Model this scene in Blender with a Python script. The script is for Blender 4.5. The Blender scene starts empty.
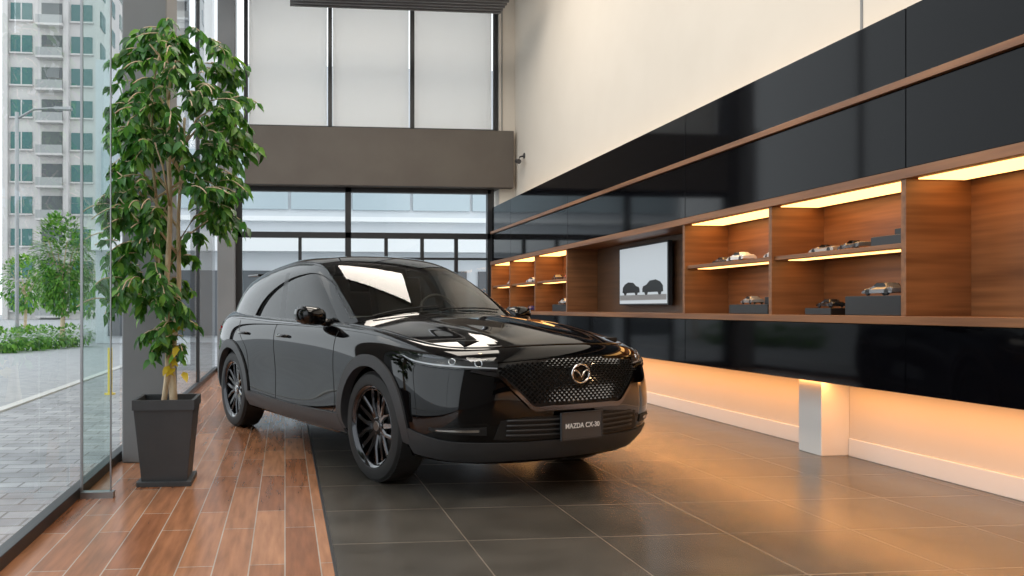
import bpy, math, random
import numpy as np
from mathutils import Vector, Matrix, noise
from mathutils.bvhtree import BVHTree
random.seed(7)
scene=bpy.context.scene
COL=scene.collection
# ---------------------------------------------------------------- helpers
def new_mat(name,color=(.8,.8,.8),rough=.5,metal=0.,coat=0.,emit=None,es=0.,spec=.5,coat_rough=.03):
    m=bpy.data.materials.new(name); m.use_nodes=True
    b=m.node_tree.nodes['Principled BSDF']
    b.inputs['Base Color'].default_value=(*color,1)
    b.inputs['Roughness'].default_value=rough
    b.inputs['Metallic'].default_value=metal
    b.inputs['Coat Weight'].default_value=coat
    b.inputs['Coat Roughness'].default_value=coat_rough
    b.inputs['Specular IOR Level'].default_value=spec
    if emit:
        b.inputs['Emission Color'].default_value=(*emit,1); b.inputs['Emission Strength'].default_value=es
    return m
def N(m,t,**kw):
    n=m.node_tree.nodes.new(t)
    for k,v in kw.items(): setattr(n,k,v)
    return n
def L(m,a,b): m.node_tree.links.new(a,b)
def add_noise_var(m,c1,c2,scale=4,stretch=(1,1,1),rough=None,bump=0.,detail=6,bscale=None):
    nt=m.node_tree; b=nt.nodes['Principled BSDF']
    g=N(m,'ShaderNodeNewGeometry'); mp=N(m,'ShaderNodeMapping'); mp.inputs['Scale'].default_value=stretch
    L(m,g.outputs['Position'],mp.inputs['Vector'])
    no=N(m,'ShaderNodeTexNoise'); no.inputs['Scale'].default_value=scale; no.inputs['Detail'].default_value=detail
    L(m,mp.outputs[0],no.inputs['Vector'])
    r=N(m,'ShaderNodeValToRGB'); r.color_ramp.elements[0].position=.3; r.color_ramp.elements[1].position=.7
    r.color_ramp.elements[0].color=(*c1,1); r.color_ramp.elements[1].color=(*c2,1)
    L(m,no.outputs['Fac'],r.inputs[0]); L(m,r.outputs[0],b.inputs['Base Color'])
    if bump>0:
        bp=N(m,'ShaderNodeBump'); bp.inputs['Strength'].default_value=bump; bp.inputs['Distance'].default_value=.01
        L(m,no.outputs['Fac'],bp.inputs['Height']); L(m,bp.outputs[0],b.inputs['Normal'])
    return m
def glass_mat(name,tint=(1,1,1),rough=0.,refl=1.0,f0=.04):
    # thin-sheet glass: Schlick reflectance symmetric for both faces
    m=bpy.data.materials.new(name); m.use_nodes=True; nt=m.node_tree
    for n in list(nt.nodes): nt.nodes.remove(n)
    o=N(m,'ShaderNodeOutputMaterial'); t=N(m,'ShaderNodeBsdfTransparent'); t.inputs[0].default_value=(*tint,1)
    g=N(m,'ShaderNodeBsdfGlossy'); g.inputs['Roughness'].default_value=rough
    ge=N(m,'ShaderNodeNewGeometry'); d=N(m,'ShaderNodeVectorMath',operation='DOT_PRODUCT'); L(m,ge.outputs['Incoming'],d.inputs[0]); L(m,ge.outputs['Normal'],d.inputs[1])
    ab=N(m,'ShaderNodeMath',operation='ABSOLUTE'); L(m,d.outputs['Value'],ab.inputs[0])
    su=N(m,'ShaderNodeMath',operation='SUBTRACT'); su.inputs[0].default_value=1; L(m,ab.outputs[0],su.inputs[1]); su.use_clamp=True
    pw=N(m,'ShaderNodeMath',operation='POWER'); L(m,su.outputs[0],pw.inputs[0]); pw.inputs[1].default_value=5
    ma=N(m,'ShaderNodeMath',operation='MULTIPLY_ADD'); L(m,pw.outputs[0],ma.inputs[0]); ma.inputs[1].default_value=(1-f0)*refl; ma.inputs[2].default_value=f0*refl; ma.use_clamp=True
    mx=N(m,'ShaderNodeMixShader')
    L(m,ma.outputs[0],mx.inputs[0]); L(m,t.outputs[0],mx.inputs[1]); L(m,g.outputs[0],mx.inputs[2]); L(m,mx.outputs[0],o.inputs[0])
    return m
def obj_from(name,v,f,mats,mi=None,parent=None,smooth=False,weld=False):
    me=bpy.data.meshes.new(name); me.from_pydata([tuple(p) for p in v],[],f)
    for m in (mats if isinstance(mats,(list,tuple)) else [mats]): me.materials.append(m)
    if mi is not None: me.polygons.foreach_set('material_index',mi)
    if smooth: me.polygons.foreach_set('use_smooth',[True]*len(me.polygons))
    me.update()
    o=bpy.data.objects.new(name,me); COL.objects.link(o)
    if parent: o.parent=parent
    return o
def weld(o,d=1e-4):
    import bmesh
    bm=bmesh.new(); bm.from_mesh(o.data); bmesh.ops.remove_doubles(bm,verts=bm.verts,dist=d); bm.to_mesh(o.data); bm.free()
def bevel(o,w=.005,s=2):
    m=o.modifiers.new('bevel','BEVEL'); m.width=w; m.segments=s; m.limit_method='ANGLE'; return o
class MB:
    def __init__(s): s.v=[];s.f=[];s.m=[]
    def box(s,x0,x1,y0,y1,z0,z1,mi=0,M=None):
        i=len(s.v); p=[(x0,y0,z0),(x1,y0,z0),(x1,y1,z0),(x0,y1,z0),(x0,y0,z1),(x1,y0,z1),(x1,y1,z1),(x0,y1,z1)]
        if M is not None: p=[tuple(M@Vector(q)) for q in p]
        s.v+=p
        for q in [(0,3,2,1),(4,5,6,7),(0,1,5,4),(1,2,6,5),(2,3,7,6),(3,0,4,7)]:
            s.f.append(tuple(i+k for k in q)); s.m.append(mi)
    def raw(s,v,f,mi=0,M=None):
        i=len(s.v); s.v+=[tuple(M@Vector(q)) if M is not None else tuple(q) for q in v]
        for q in f: s.f.append(tuple(i+k for k in q)); s.m.append(mi)
    def tube(s,pts,r,n=8,mi=0,cap=True):
        pts=[Vector(p) for p in pts]; i0=len(s.v); rr=r if isinstance(r,(list,tuple)) else [r]*len(pts)
        up=Vector((0,0,1))
        for k,p in enumerate(pts):
            a=pts[max(k-1,0)]; b=pts[min(k+1,len(pts)-1)]; d=(b-a).normalized()
            ref=Vector((1,0,0)) if abs(d.z)>.8 else up
            x=d.cross(ref).normalized(); y=d.cross(x).normalized()
            for j in range(n):
                t=2*math.pi*j/n; s.v.append(tuple(p+x*(rr[k]*math.cos(t))+y*(rr[k]*math.sin(t))))
        for k in range(len(pts)-1):
            for j in range(n):
                a=i0+k*n+j; b=i0+k*n+(j+1)%n
                s.f.append((a,b,b+n,a+n)); s.m.append(mi)
        if cap:
            s.f.append(tuple(i0+j for j in range(n))[::-1]); s.m.append(mi)
            s.f.append(tuple(i0+(len(pts)-1)*n+j for j in range(n))); s.m.append(mi)
    def lathe(s,prof,n=48,mi=0,M=None,axis='y',closed=False):
        i0=len(s.v); k=len(prof)
        for j in range(n):
            t=2*math.pi*j/n; c,sn=math.cos(t),math.sin(t)
            for (r,h) in prof:
                p=(r*c,h,r*sn) if axis=='y' else (r*c,r*sn,h)
                s.v.append(tuple(M@Vector(p)) if M is not None else p)
        for j in range(n):
            a=i0+j*k; b=i0+((j+1)%n)*k
            for q in range(k if closed else k-1):
                q2=(q+1)%k
                s.f.append((a+q,b+q,b+q2,a+q2)); s.m.append(mi)
    def build(s,name,mats,parent=None,smooth=False,bev=None):
        o=obj_from(name,s.v,s.f,mats,s.m,parent,smooth)
        if bev: bevel(o,bev)
        return o
def box(name,x0,x1,y0,y1,z0,z1,mat,bev=None,parent=None):
    b=MB(); b.box(x0,x1,y0,y1,z0,z1); return b.build(name,[mat],parent,bev=bev)
def empty(name,loc=(0,0,0),rz=0):
    e=bpy.data.objects.new(name,None); e.location=loc; e.rotation_euler=(0,0,rz); COL.objects.link(e); return e
def area(name,loc,rot,sx,sy,p,col):
    l=bpy.data.lights.new(name,'AREA'); l.shape='RECTANGLE'; l.size=sx; l.size_y=sy; l.energy=p; l.color=col
    o=bpy.data.objects.new(name,l); o.location=loc; o.rotation_euler=rot; COL.objects.link(o); return o
def spot(name,loc,target,p,col,ang=50,blend=.6,r=.05):
    l=bpy.data.lights.new(name,'SPOT'); l.energy=p; l.color=col; l.spot_size=math.radians(ang); l.spot_blend=blend; l.shadow_soft_size=r
    o=bpy.data.objects.new(name,l); o.location=loc; o.rotation_euler=(Vector(target)-Vector(loc)).to_track_quat('-Z','Y').to_euler(); COL.objects.link(o); return o
# ---------------------------------------------------------------- camera
F=795.; TH=math.radians(5.5)
cd=bpy.data.cameras.new('camera'); cam=bpy.data.objects.new('camera',cd); COL.objects.link(cam)
cam.location=(0,0,1.09); cam.rotation_euler=(math.radians(90),0,-TH)
cd.sensor_width=36; cd.lens=F/1024*36
cd.shift_x=(512-361.5)/1024; cd.shift_y=20/1024; cd.clip_start=.05; cd.clip_end=500
scene.camera=cam
# ---------------------------------------------------------------- world
w=bpy.data.worlds.new('world'); scene.world=w; w.use_nodes=True
bg=w.node_tree.nodes['Background']; bg.inputs[0].default_value=(.90,.95,1,1); bg.inputs[1].default_value=1.9
scene.view_settings.view_transform='Standard'
# ---------------------------------------------------------------- materials
def floor_brick(name,bw,rh,offx,offy,c1,c2,mortar,msize,offset,swap,rough,grain=None,bump=.15,coat=0.):
    m=new_mat(name,c1,rough,coat=coat); b=m.node_tree.nodes['Principled BSDF']
    g=N(m,'ShaderNodeNewGeometry'); s=N(m,'ShaderNodeSeparateXYZ'); L(m,g.outputs['Position'],s.inputs[0])
    ax=N(m,'ShaderNodeMath',operation='ADD'); ax.inputs[1].default_value=offx
    ay=N(m,'ShaderNodeMath',operation='ADD'); ay.inputs[1].default_value=offy
    L(m,s.outputs[0],ax.inputs[0]); L(m,s.outputs[1],ay.inputs[0])
    c=N(m,'ShaderNodeCombineXYZ')
    if swap: L(m,ay.outputs[0],c.inputs[0]); L(m,ax.outputs[0],c.inputs[1])
    else: L(m,ax.outputs[0],c.inputs[0]); L(m,ay.outputs[0],c.inputs[1])
    t=N(m,'ShaderNodeTexBrick'); t.offset=offset; t.squash=1
    t.inputs['Scale'].default_value=1; t.inputs['Brick Width'].default_value=bw; t.inputs['Row Height'].default_value=rh
    t.inputs['Mortar Size'].default_value=msize; t.inputs['Mortar Smooth'].default_value=.1; t.inputs['Bias'].default_value=0
    t.inputs['Color1'].default_value=(*c1,1); t.inputs['Color2'].default_value=(*c2,1); t.inputs['Mortar'].default_value=(*mortar,1)
    L(m,c.outputs[0],t.inputs['Vector'])
    no=N(m,'ShaderNodeTexNoise'); mp=N(m,'ShaderNodeMapping'); L(m,g.outputs['Position'],mp.inputs[0]); mp.inputs['Scale'].default_value=grain or (1,1,1)
    L(m,mp.outputs[0],no.inputs['Vector']); no.inputs['Scale'].default_value=3; no.inputs['Detail'].default_value=8
    mr=N(m,'ShaderNodeMapRange'); mr.inputs['From Min'].default_value=.3; mr.inputs['From Max'].default_value=.7; mr.inputs['To Min'].default_value=.72; mr.inputs['To Max'].default_value=1.2
    L(m,no.outputs['Fac'],mr.inputs[0])
    mx=N(m,'ShaderNodeVectorMath',operation='SCALE'); L(m,t.outputs['Color'],mx.inputs[0]); L(m,mr.outputs[0],mx.inputs['Scale'])
    L(m,mx.outputs[0],b.inputs['Base Color'])
    bp=N(m,'ShaderNodeBump'); bp.inputs['Strength'].default_value=bump; bp.inputs['Distance'].default_value=.003; bp.invert=True
    L(m,t.outputs['Fac'],bp.inputs['Height']); L(m,bp.outputs[0],b.inputs['Normal'])
    mr2=N(m,'ShaderNodeMapRange'); mr2.inputs['To Min'].default_value=rough*.8; mr2.inputs['To Max'].default_value=rough*1.25
    L(m,no.outputs['Fac'],mr2.inputs[0]); L(m,mr2.outputs[0],b.inputs['Roughness'])
    return m
M_wood=floor_brick('floor_planks',.9,.15,1.2,.2,(.26,.10,.045),(.44,.21,.11),(.42,.36,.30),.003,.37,True,.20,grain=(9,.9,1))
M_tile=floor_brick('floor_tiles',.64,.6,-.21,-.06,(.070,.062,.052),(.084,.075,.063),(.22,.185,.15),.003,0.,False,.24,grain=(1,1,1))
M_paver=floor_brick('pavers',.3,.15,0,0,(.30,.31,.33),(.42,.43,.45),(.2,.2,.2),.008,.5,False,.6)
M_road=add_noise_var(new_mat('asphalt',rough=.8),(.33,.34,.35),(.42,.43,.44),6)
M_white=add_noise_var(new_mat('wall_paint',rough=.7),(.66,.605,.53),(.68,.625,.55),2)
M_base=new_mat('base_paint',(.80,.78,.75),.45)
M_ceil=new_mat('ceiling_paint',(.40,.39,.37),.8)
M_grey=add_noise_var(new_mat('grey_column',rough=.55),(.17,.175,.18),(.20,.205,.21),1.5)
M_beam=add_noise_var(new_mat('beam_taupe',rough=.6),(.09,.075,.065),(.11,.095,.08),1.5)
M_frame=new_mat('dark_frame',(.02,.022,.025),.4)
M_alu=new_mat('alu',(.35,.36,.37),.35,.9)
M_blackgl=new_mat('black_glass',(.002,.002,.003),.06,coat=0,spec=.16)
M_glass=glass_mat('glass_clear',(.97,.99,.98))
M_glasse=glass_mat('glass_edge',(.78,.90,.87))
def wood(name,c1,c2,axis):
    st={'y':(10,.5,10),'z':(10,10,.6),'x':(.5,10,10)}[axis]
    m=new_mat(name,c1,.42); return add_noise_var(m,c1,c2,2.2,st,bump=.05)
M_vy=wood('veneer_y',(.15,.060,.022),(.30,.130,.050),'y')
M_vz=wood('veneer_z',(.15,.060,.022),(.28,.120,.046),'x')
M_vdark=wood('veneer_dark',(.07,.034,.016),(.12,.056,.026),'y')
M_led=new_mat('led_warm',(1,.7,.35),.5,emit=(1,.52,.16),es=4.0)
M_blind=bpy.data.materials.new('blind'); M_blind.use_nodes=True
nt=M_blind.node_tree
for n in list(nt.nodes): nt.nodes.remove(n)
o_=N(M_blind,'ShaderNodeOutputMaterial'); d_=N(M_blind,'ShaderNodeBsdfDiffuse'); d_.inputs[0].default_value=(.85,.85,.83,1)
t_=N(M_blind,'ShaderNodeBsdfTranslucent'); t_.inputs[0].default_value=(.93,.92,.90,1); x_=N(M_blind,'ShaderNodeMixShader'); x_.inputs[0].default_value=.6
L(M_blind,d_.outputs[0],x_.inputs[1]); L(M_blind,t_.outputs[0],x_.inputs[2]); L(M_blind,x_.outputs[0],o_.inputs[0])
# ---------------------------------------------------------------- room
YB=14.2; ZC=6.9; XL=-1.2; XR=4.15; XC=3.72; YF=-4
f=MB(); f.box(.21,XR+.2,YF,YB+.3,-.1,0,0); f.box(XL-.1,.21,YF,YB+.3,-.1,0,1); f.build('floor',[M_tile,M_wood])
box('trim_1',.203,.217,YF,YB,0,.003,M_frame)
box('ceiling',XL-.1,XR+.2,YF,YB+.3,ZC,ZC+.15,M_ceil)
box('wall_right',XR,XR+.2,YF,YB+.3,0,ZC,M_white)
box('wall_front',XL-.1,XR,YF-.15,YF,0,ZC,new_mat('wall_dark_paint',(.16,.15,.14),.7))
b=MB(); b.box(XR-.015,XR,YF,5.49,0,.13); b.box(XR-.015,XR,5.77,YB,0,.13); b.build('baseboard_right',[M_base],bev=.004)
box('wall_pilaster',XR-.22,XR,5.50,5.76,0,.57,M_base,bev=.004)
b=MB(); b.box(XR-.004,XR,5.36,5.385,2.9,ZC); b.build('trim_2',[M_grey])
box('wall_back',3.86,XR,YB-.12,YB+.3,0,ZC,M_white)
b=MB(); b.box(3.9,3.915,YB-.135,YB-.12,3.3,ZC); b.build('trim_3',[M_grey])
b=MB(); b.box(-.70,4.08,YB-.3,YB+.25,3.24,4.26); b.build('beam',[M_beam],bev=.01)
box('column_back',-1.16,-.86,YB-.35,YB+.25,0,ZC,M_grey,bev=.01)
b=MB(); b.box(-1.14,-.83,5.72,6.25,0,ZC); b.build('column',[M_grey],bev=.01)
def pxX(px,Y):
    xc=(px-361.5)/F; return Y*math.tan(math.atan(xc)+TH)
xs=[pxX(p,YB) for p in (246,330,412,495)]
win=empty('window_1')
b=MB()
for x in xs: b.box(x-.035,x+.035,YB-.06,YB+.04,4.26,ZC)
b.box(xs[0],xs[-1],YB-.06,YB+.04,4.26,4.33)
b.build('frame',[M_frame],win)
b=MB()
for i in range(3): b.box(xs[i]+.05,xs[i+1]-.05,YB+.05,YB+.055,4.3,ZC)
b.build('blind',[M_blind],win)
win=empty('window_2')
x0,x1,x2=pxX(232,YB),pxX(348,YB),pxX(490,YB)
b=MB()
for x,wd in ((x0+.12,.06),(x1,.05),(x2,.06)): b.box(x-wd,x+wd,YB-.06,YB+.06,0,3.24)
b.box(x0,x2,YB-.06,YB+.06,3.16,3.24); b.box(x0,x2,YB-.06,YB+.06,2.34,2.44); 
b.box(x0,x2,YB-.06,YB+.06,0,.1)
for p in (300,386,422,456): 
    x=pxX(p,YB); b.box(x-.03,x+.03,YB-.04,YB+.04,0,2.36)
b.box(x1,x2,YB-.03,YB+.03,1.96,2.0)
b.build('frame',[M_frame],win)
def ypane(b,x0,x1,y,z0,z1): b.raw([(x0,y,z0),(x1,y,z0),(x1,y,z1),(x0,y,z1)],[(0,1,2,3)])
def xpane(b,x,y0,y1,z0,z1): b.raw([(x,y0,z0),(x,y1,z0),(x,y1,z1),(x,y0,z1)],[(0,1,2,3)])
b=MB(); ypane(b,x0,x2,YB,.1,3.2); b.build('glass',[M_glass],win)
b=MB(); ypane(b,-.86,-.70,YB,0,ZC); b.build('window_3',[M_glass])
win=empty('window_4')
b=MB()
for (ya,yb) in ((YF,1.3),(1.31,4.87),(4.89,8.2),(8.22,11.2),(11.22,YB-.35)): xpane(b,XL,ya,yb,.05,ZC)
b.build('glass',[M_glass],win)
b=MB(); b.box(XL-.03,XL+.03,YF,YB,0,.06)
for y in (8.21,11.21): b.box(XL-.03,XL+.02,y-.03,y+.03,0,ZC)
b.box(XL-.03,XL+.02,YF,YB,ZC-.1,ZC)
b.box(XL-.008,XL+.008,1.296,1.314,.05,ZC)
b.build('frame',[M_frame],win,bev=.003)
fin=empty('glass_fin')
b=MB(); ypane(b,XL+.04,-1.0,4.70,.03,ZC); b.build('glass',[M_glasse],fin)
b=MB(); b.box(XL+.035,-.98,4.67,4.73,0,.035); b.box(-1.003,-.996,4.692,4.708,.03,ZC); b.box(XL+.031,XL+.045,4.692,4.708,.03,ZC); b.build('fin_shoe',[M_alu],fin)
# ceiling louver
b=MB(); xa,xb=pxX(290,12.8),pxX(500,12.8)
b.box(xa,xb,12.0,12.8,6.04,6.08,0)
for i in range(7): b.box(xa,xb,12.02+i*.12,12.06+i*.12,5.92,6.04,0)
for x in (xa+.3,xb-.3): b.box(x-.01,x+.01,12.4,12.42,6.08,ZC,0)
b.build('ceiling_louver',[new_mat('louver',(.16,.16,.165),.5)])
# security camera (mounted on right wall)
b=MB(); xx=XR; yy=13.5; zz=3.66
b.lathe([(0,-.012),(.05,-.012),(.05,0),(0,0)],20,M=Matrix.Translation((xx-.002,yy,zz+.08))@Matrix.Rotation(math.radians(-90),4,'Z'))
b.tube([(xx-.005,yy,zz+.08),(xx-.08,yy,zz+.06),(xx-.11,yy,zz+.0)],.015); b.tube([(xx-.11,yy+.08,zz-.0),(xx-.14,yy-.14,zz-.05)],.04,n=14)
b.build('security_camera',[new_mat('cam_dark',(.04,.04,.045),.4)])
# ---------------------------------------------------------------- display cabinet on right wall
cab=empty('display_cabinet')
divs=[1.81,3.13,4.45,5.77,7.10,10.20,11.54,12.87,14.06]
YE=divs[-1]
ys0=-3.9
b=MB()
def rows(z0,z1,ycuts):
    for i in range(len(ycuts)-1): b.box(XC,XC+.03,ycuts[i]+.003,ycuts[i+1]-.003,z0+.003,z1-.003)
cuts=[ys0,-.8,1.81,3.13+1.32,7.10,10.2,12.87,YE]
rows(2.47,2.90,cuts); rows(1.93,2.42,cuts); rows(.57,.99,cuts)
b.build('black_panels',[M_blackgl],cab,bev=.002)
b=MB()
b.box(XC+.03,XR,ys0,YE,2.42,2.88); b.box(XC+.03,XR,ys0,YE,1.93,2.42); b.box(XC+.03,XR,ys0,YE,.575,.985)
b.build('carcass',[M_frame],cab)
b=MB()
b.box(XC-.03,XR,ys0,YE,2.42,2.465); b.box(XC-.03,XR,ys0,YE,1.865,1.925); b.box(XC-.04,XR,ys0,YE,.99,1.04)
b.box(XR-.02,XR,ys0,7.12,1.04,1.865); b.box(XR-.02,XR,10.18,YE,1.04,1.865)
for (ya,yb) in ((4.47,5.75),(5.79,7.08),(10.22,11.52),(11.56,12.85),(12.89,14.04)):
    b.box(XC+.01,XR-.02,ya,yb,1.455,1.485)
b.build('wood_frame',[M_vy],cab,bev=.002)
b=MB()
for y in divs: b.box(XC-.015,XR-.02,y-.02,y+.02,1.04,1.865)
b.build('dividers',[M_vz],cab,bev=.002)
box('tv_bay_back',XR-.03,XR,7.12,10.18,1.04,1.865,M_vdark,parent=cab)
b=MB()
for (ya,yb) in ((1.83,3.11),(3.15,4.43),(4.47,5.75),(5.79,7.08),(10.22,11.52),(11.56,12.85),(12.89,14.04)):
    b.box(XC+.04,XC+.34,ya+.03,yb-.03,1.858,1.864)
    if ya>4.4: b.box(XC+.08,XC+.20,ya+.06,yb-.06,1.449,1.453)
b.build('led_strips',[M_led],cab)
area('under_cabinet_light',(XC+.22,4.5,.56),(0,0,0),.06,15.,75,(1,.42,.12))
area('cabinet_top_light',(XC+.3,6,2.92),(math.pi,0,0),.05,15,14,(1,.65,.35))
# ---------------------------------------------------------------- television
def tv(y0,y1,z0,z1,pics):
    e=empty('television'); 
    b=MB(); b.box(XR-.12,XR-.07,y0,y1,z0,z1); b.box(XR-.07,XR-.03,(y0+y1)/2-.2,(y0+y1)/2+.2,(z0+z1)/2-.15,(z0+z1)/2+.15); b.build('body',[M_frame],e,bev=.004)
    sm=new_mat('screen',(.3,.32,.34),.25,emit=(.62,.68,.72),es=.55)
    if not pics: sm=M_blackgl
    b=MB(); b.box(XR-.123,XR-.1195,y0+.02,y1-.02,z0+.02,z1-.02,0); b.build('screen',[sm],e)
    if pics:
        dk=new_mat('screen_car',(.01,.01,.012),.3); bb=MB(); x=XR-.125
        for (yc,sx,s) in ((8.95,1,.46),(8.40,-1,.50)):
            prof=[(-.5,.04),(-.5,.14),(-.46,.2),(-.3,.24),(-.14,.34),(.15,.36),(.36,.30),(.48,.2),(.5,.05),(.42,.04),(.38,-.03),(.28,-.03),(.24,.04),(-.22,.04),(-.26,-.03),(-.36,-.03),(-.4,.04)]
            bb.raw([(x,yc+sx*a*s,z0+.13+c*s*.85) for a,c in prof],[tuple(range(len(prof)))])
        bb.build('screen_picture',[dk],e)
        bb=MB(); bb.box(x,x+.001,y0+.03,y1-.03,z0+.06,z0+.12); bb.build('screen_ground',[new_mat('sg',(.3,.3,.3),.4)],e)
tv(8.05,9.28,1.12,1.81,True)
tv(2.75,3.96,1.12,1.81,False)
# ---------------------------------------------------------------- model cars & plinths
M_plinth=new_mat('plinth_black',(.012,.012,.013),.35)
def plinth(x0,x1,y0,y1,z0,z1): return box('display_plinth',x0,x1,y0,y1,z0,z1,M_plinth,bev=.004)
def minicar(x,y,z,Ls,col,roof=True):
    Mx=Matrix.Translation((x,y,z))@Matrix.Rotation(math.radians(90+random.uniform(-12,12)),4,'Z')@Matrix.Scale(Ls,4)
    mb=MB()
    prof=[(-.5,.07),(-.5,.17),(-.44,.2),(-.3,.2),(-.18,.285),(.08,.29),(.22,.2),(.42,.17),(.5,.12),(.5,.06)] if roof else [(-.5,.07),(-.5,.17),(-.4,.19),(-.15,.17),(-.1,.16),(.12,.16),(.16,.2),(.2,.19),(.42,.16),(.5,.11),(.5,.06)]
    ws=[(-.21,.55),(-.19,.9),(-.13,1),(0,1.02),(.13,1),(.19,.9),(.21,.55)]
    V=[];Fc=[]
    for yy,k in ws:
        for (a,c) in prof:
            inner=(c>.21)
            V.append((a*(.98 if k<1 else 1),yy*(.78 if inner else 1),.065+(c-.065)*(k if c>.1 else 1)))
    n=len(prof)
    for i in range(len(ws)-1):
        for j in range(n):
            j2=(j+1)%n; Fc.append((i*n+j,i*n+j2,(i+1)*n+j2,(i+1)*n+j))
    Fc.append(tuple(range(n))); Fc.append(tuple(range((len(ws)-1)*n,len(ws)*n))[::-1])
    mb.raw(V,Fc,0,Mx)
    if roof:
        for s in (-1,1): mb.raw([(-.26,s*.172,.205),(.17,s*.172,.205),(.06,s*.168,.275),(-.17,s*.168,.275)],[(0,1,2,3)],1,Mx)
        mb.raw([(.225,-.14,.206),(.225,.14,.206),(.10,.13,.288),(.10,-.13,.288)],[(0,1,2,3)],1,Mx)
    else:
        mb.raw([(.16,-.15,.19),(.16,.15,.19),(.08,.12,.25),(.08,-.12,.25)],[(0,1,2,3)],1,Mx)
        for s in (-.08,.08): mb.box(-.12,-.05,s-.05,s+.05,.12,.22,1,Mx)
    for a in (-.31,.31):
        for s in (-1,1): mb.lathe([(0,-.02),(.075,-.02),(.085,0),(.075,.02),(.04,.025),(0,.022)],16,1,Mx@Matrix.Translation((a,s*.19,.085)))
    mb.build('toy_car',[new_mat('toy_paint',col,.25,.2,coat=.6),M_plinth],bev=.002)
Z1=1.0405; Z2=1.4855
plinth(3.83,4.06,4.62,5.12,Z1,1.17)
minicar(3.93,4.87,1.1705,.30,(.16,.16,.17)); 
plinth(3.80,4.0,5.22,5.5,Z1,1.09) ; minicar(3.9,5.36,1.0905,.22,(.02,.02,.02))
plinth(3.80,4.06,4.50,4.84,Z2,1.55); plinth(3.90,4.06,4.52,4.76,1.5505,1.60); minicar(3.98,4.64,1.6005,.2,(.05,.05,.055))
minicar(3.90,5.10,Z2,.28,(.12,.12,.12),False); minicar(3.92,5.42,Z2,.26,(.35,.3,.25),False)
minicar(3.88,6.45,Z2,.28,(.8,.8,.78)); minicar(3.9,5.98,Z2,.26,(.55,.56,.58)); minicar(3.95,6.85,Z2,.22,(.1,.1,.1))
plinth(3.80,4.06,5.95,6.5,Z1,1.12); minicar(3.9,6.32,1.1205,.24,(.3,.3,.3)); plinth(3.9,4.06,5.98,6.15,1.1205,1.18); minicar(3.98,6.06,1.1805,.16,(.6,.6,.6))
minicar(3.9,10.6,Z2,.3,(.5,.05,.04)); minicar(3.9,11.1,Z2,.28,(.06,.06,.06)); plinth(3.82,4.04,10.5,11.1,Z1,1.14); minicar(3.92,10.8,1.1405,.3,(.6,.6,.6))
minicar(3.9,12.2,Z2,.3,(.6,.6,.6)); minicar(3.9,12.3,Z1,.3,(.05,.05,.2)); minicar(3.9,13.4,Z2,.3,(.7,.7,.7)); minicar(3.9,13.4,Z1,.3,(.1,.1,.1))
# ---------------------------------------------------------------- plant
def leaves(name,items,mats,parent=None):
    V=[];Fc=[];mi=[]
    for (p,d,n,l,wd,m) in items:
        d=d.normalized(); s=d.cross(n); 
        if s.length<1e-3: s=d.cross(Vector((1,0,0)))
        s.normalize(); n=s.cross(d).normalized(); i=len(V)
        pts=[p,p+d*l*.3+s*wd*.5+n*l*.05,p+d*l*.3,p+d*l*.3-s*wd*.5+n*l*.05,p+d*l*.68+s*wd*.36-n*l*.0,p+d*l*.68-n*l*.05,p+d*l*.68-s*wd*.36-n*l*.0,p+d*l-n*l*.16]
        V+=pts
        for q in ((0,2,1),(0,3,2),(1,2,5,4),(2,3,6,5),(4,5,7),(5,6,7)): Fc.append(tuple(i+k for k in q)); mi.append(m)
    o=obj_from(name,V,Fc,mats,mi,parent,smooth=True); return o
def leafmat(name,c,tr):
    m=new_mat(name,c,.38); b=m.node_tree.nodes['Principled BSDF']
    add_noise_var(m,tuple(x*.7 for x in c),tuple(min(1,x*1.35) for x in c),7)
    out=m.node_tree.nodes['Material Output']; t=N(m,'ShaderNodeBsdfTranslucent'); t.inputs[0].default_value=(*tr,1)
    mx=N(m,'ShaderNodeMixShader'); mx.inputs[0].default_value=.3
    L(m,b.outputs[0],mx.inputs[1]); L(m,t.outputs[0],mx.inputs[2]); L(m,mx.outputs[0],out.inputs[0]); return m
LM=[leafmat('leaf_deep',(.022,.085,.018),(.10,.34,.03)),leafmat('leaf_mid',(.05,.17,.03),(.18,.5,.05)),leafmat('leaf_light',(.15,.33,.05),(.35,.65,.08)),leafmat('leaf_yellow',(.55,.40,.03),(.7,.5,.05))]
PX,PY=-.735,5.10
plant=empty('potted_ficus_tree',(PX,PY,0))
M_pot=add_noise_var(new_mat('pot_grey',rough=.5),(.035,.038,.042),(.045,.048,.052),5)
def frust(b,w0,w1,z0,z1,mi=0,flip=False):
    v=[(-w0,-w0,z0),(w0,-w0,z0),(w0,w0,z0),(-w0,w0,z0),(-w1,-w1,z1),(w1,-w1,z1),(w1,w1,z1),(-w1,w1,z1)]
    b.raw(v,[(0,1,5,4),(1,2,6,5),(2,3,7,6),(3,0,4,7)],mi)
b=MB(); frust(b,.138,.182,.03,.50); frust(b,.187,.187,.47,.53); 
b.raw([(-.187,-.187,.53),(.187,-.187,.53),(.187,.187,.53),(-.187,.187,.53),(-.165,-.165,.53),(.165,-.165,.53),(.165,.165,.53),(-.165,.165,.53),(-.165,-.165,.45),(.165,-.165,.45),(.165,.165,.45),(-.165,.165,.45)],
 [(0,1,5,4),(1,2,6,5),(2,3,7,6),(3,0,4,7),(4,5,9,8),(5,6,10,9),(6,7,11,10),(7,4,8,11)])
b.raw([(-.187,-.187,.47),(.187,-.187,.47),(.187,.187,.47),(-.187,.187,.47)],[(0,3,2,1)])
b.box(-.165,.165,-.165,.165,.0,.03); 
b.build('pot',[M_pot],plant,bev=.003)
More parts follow.
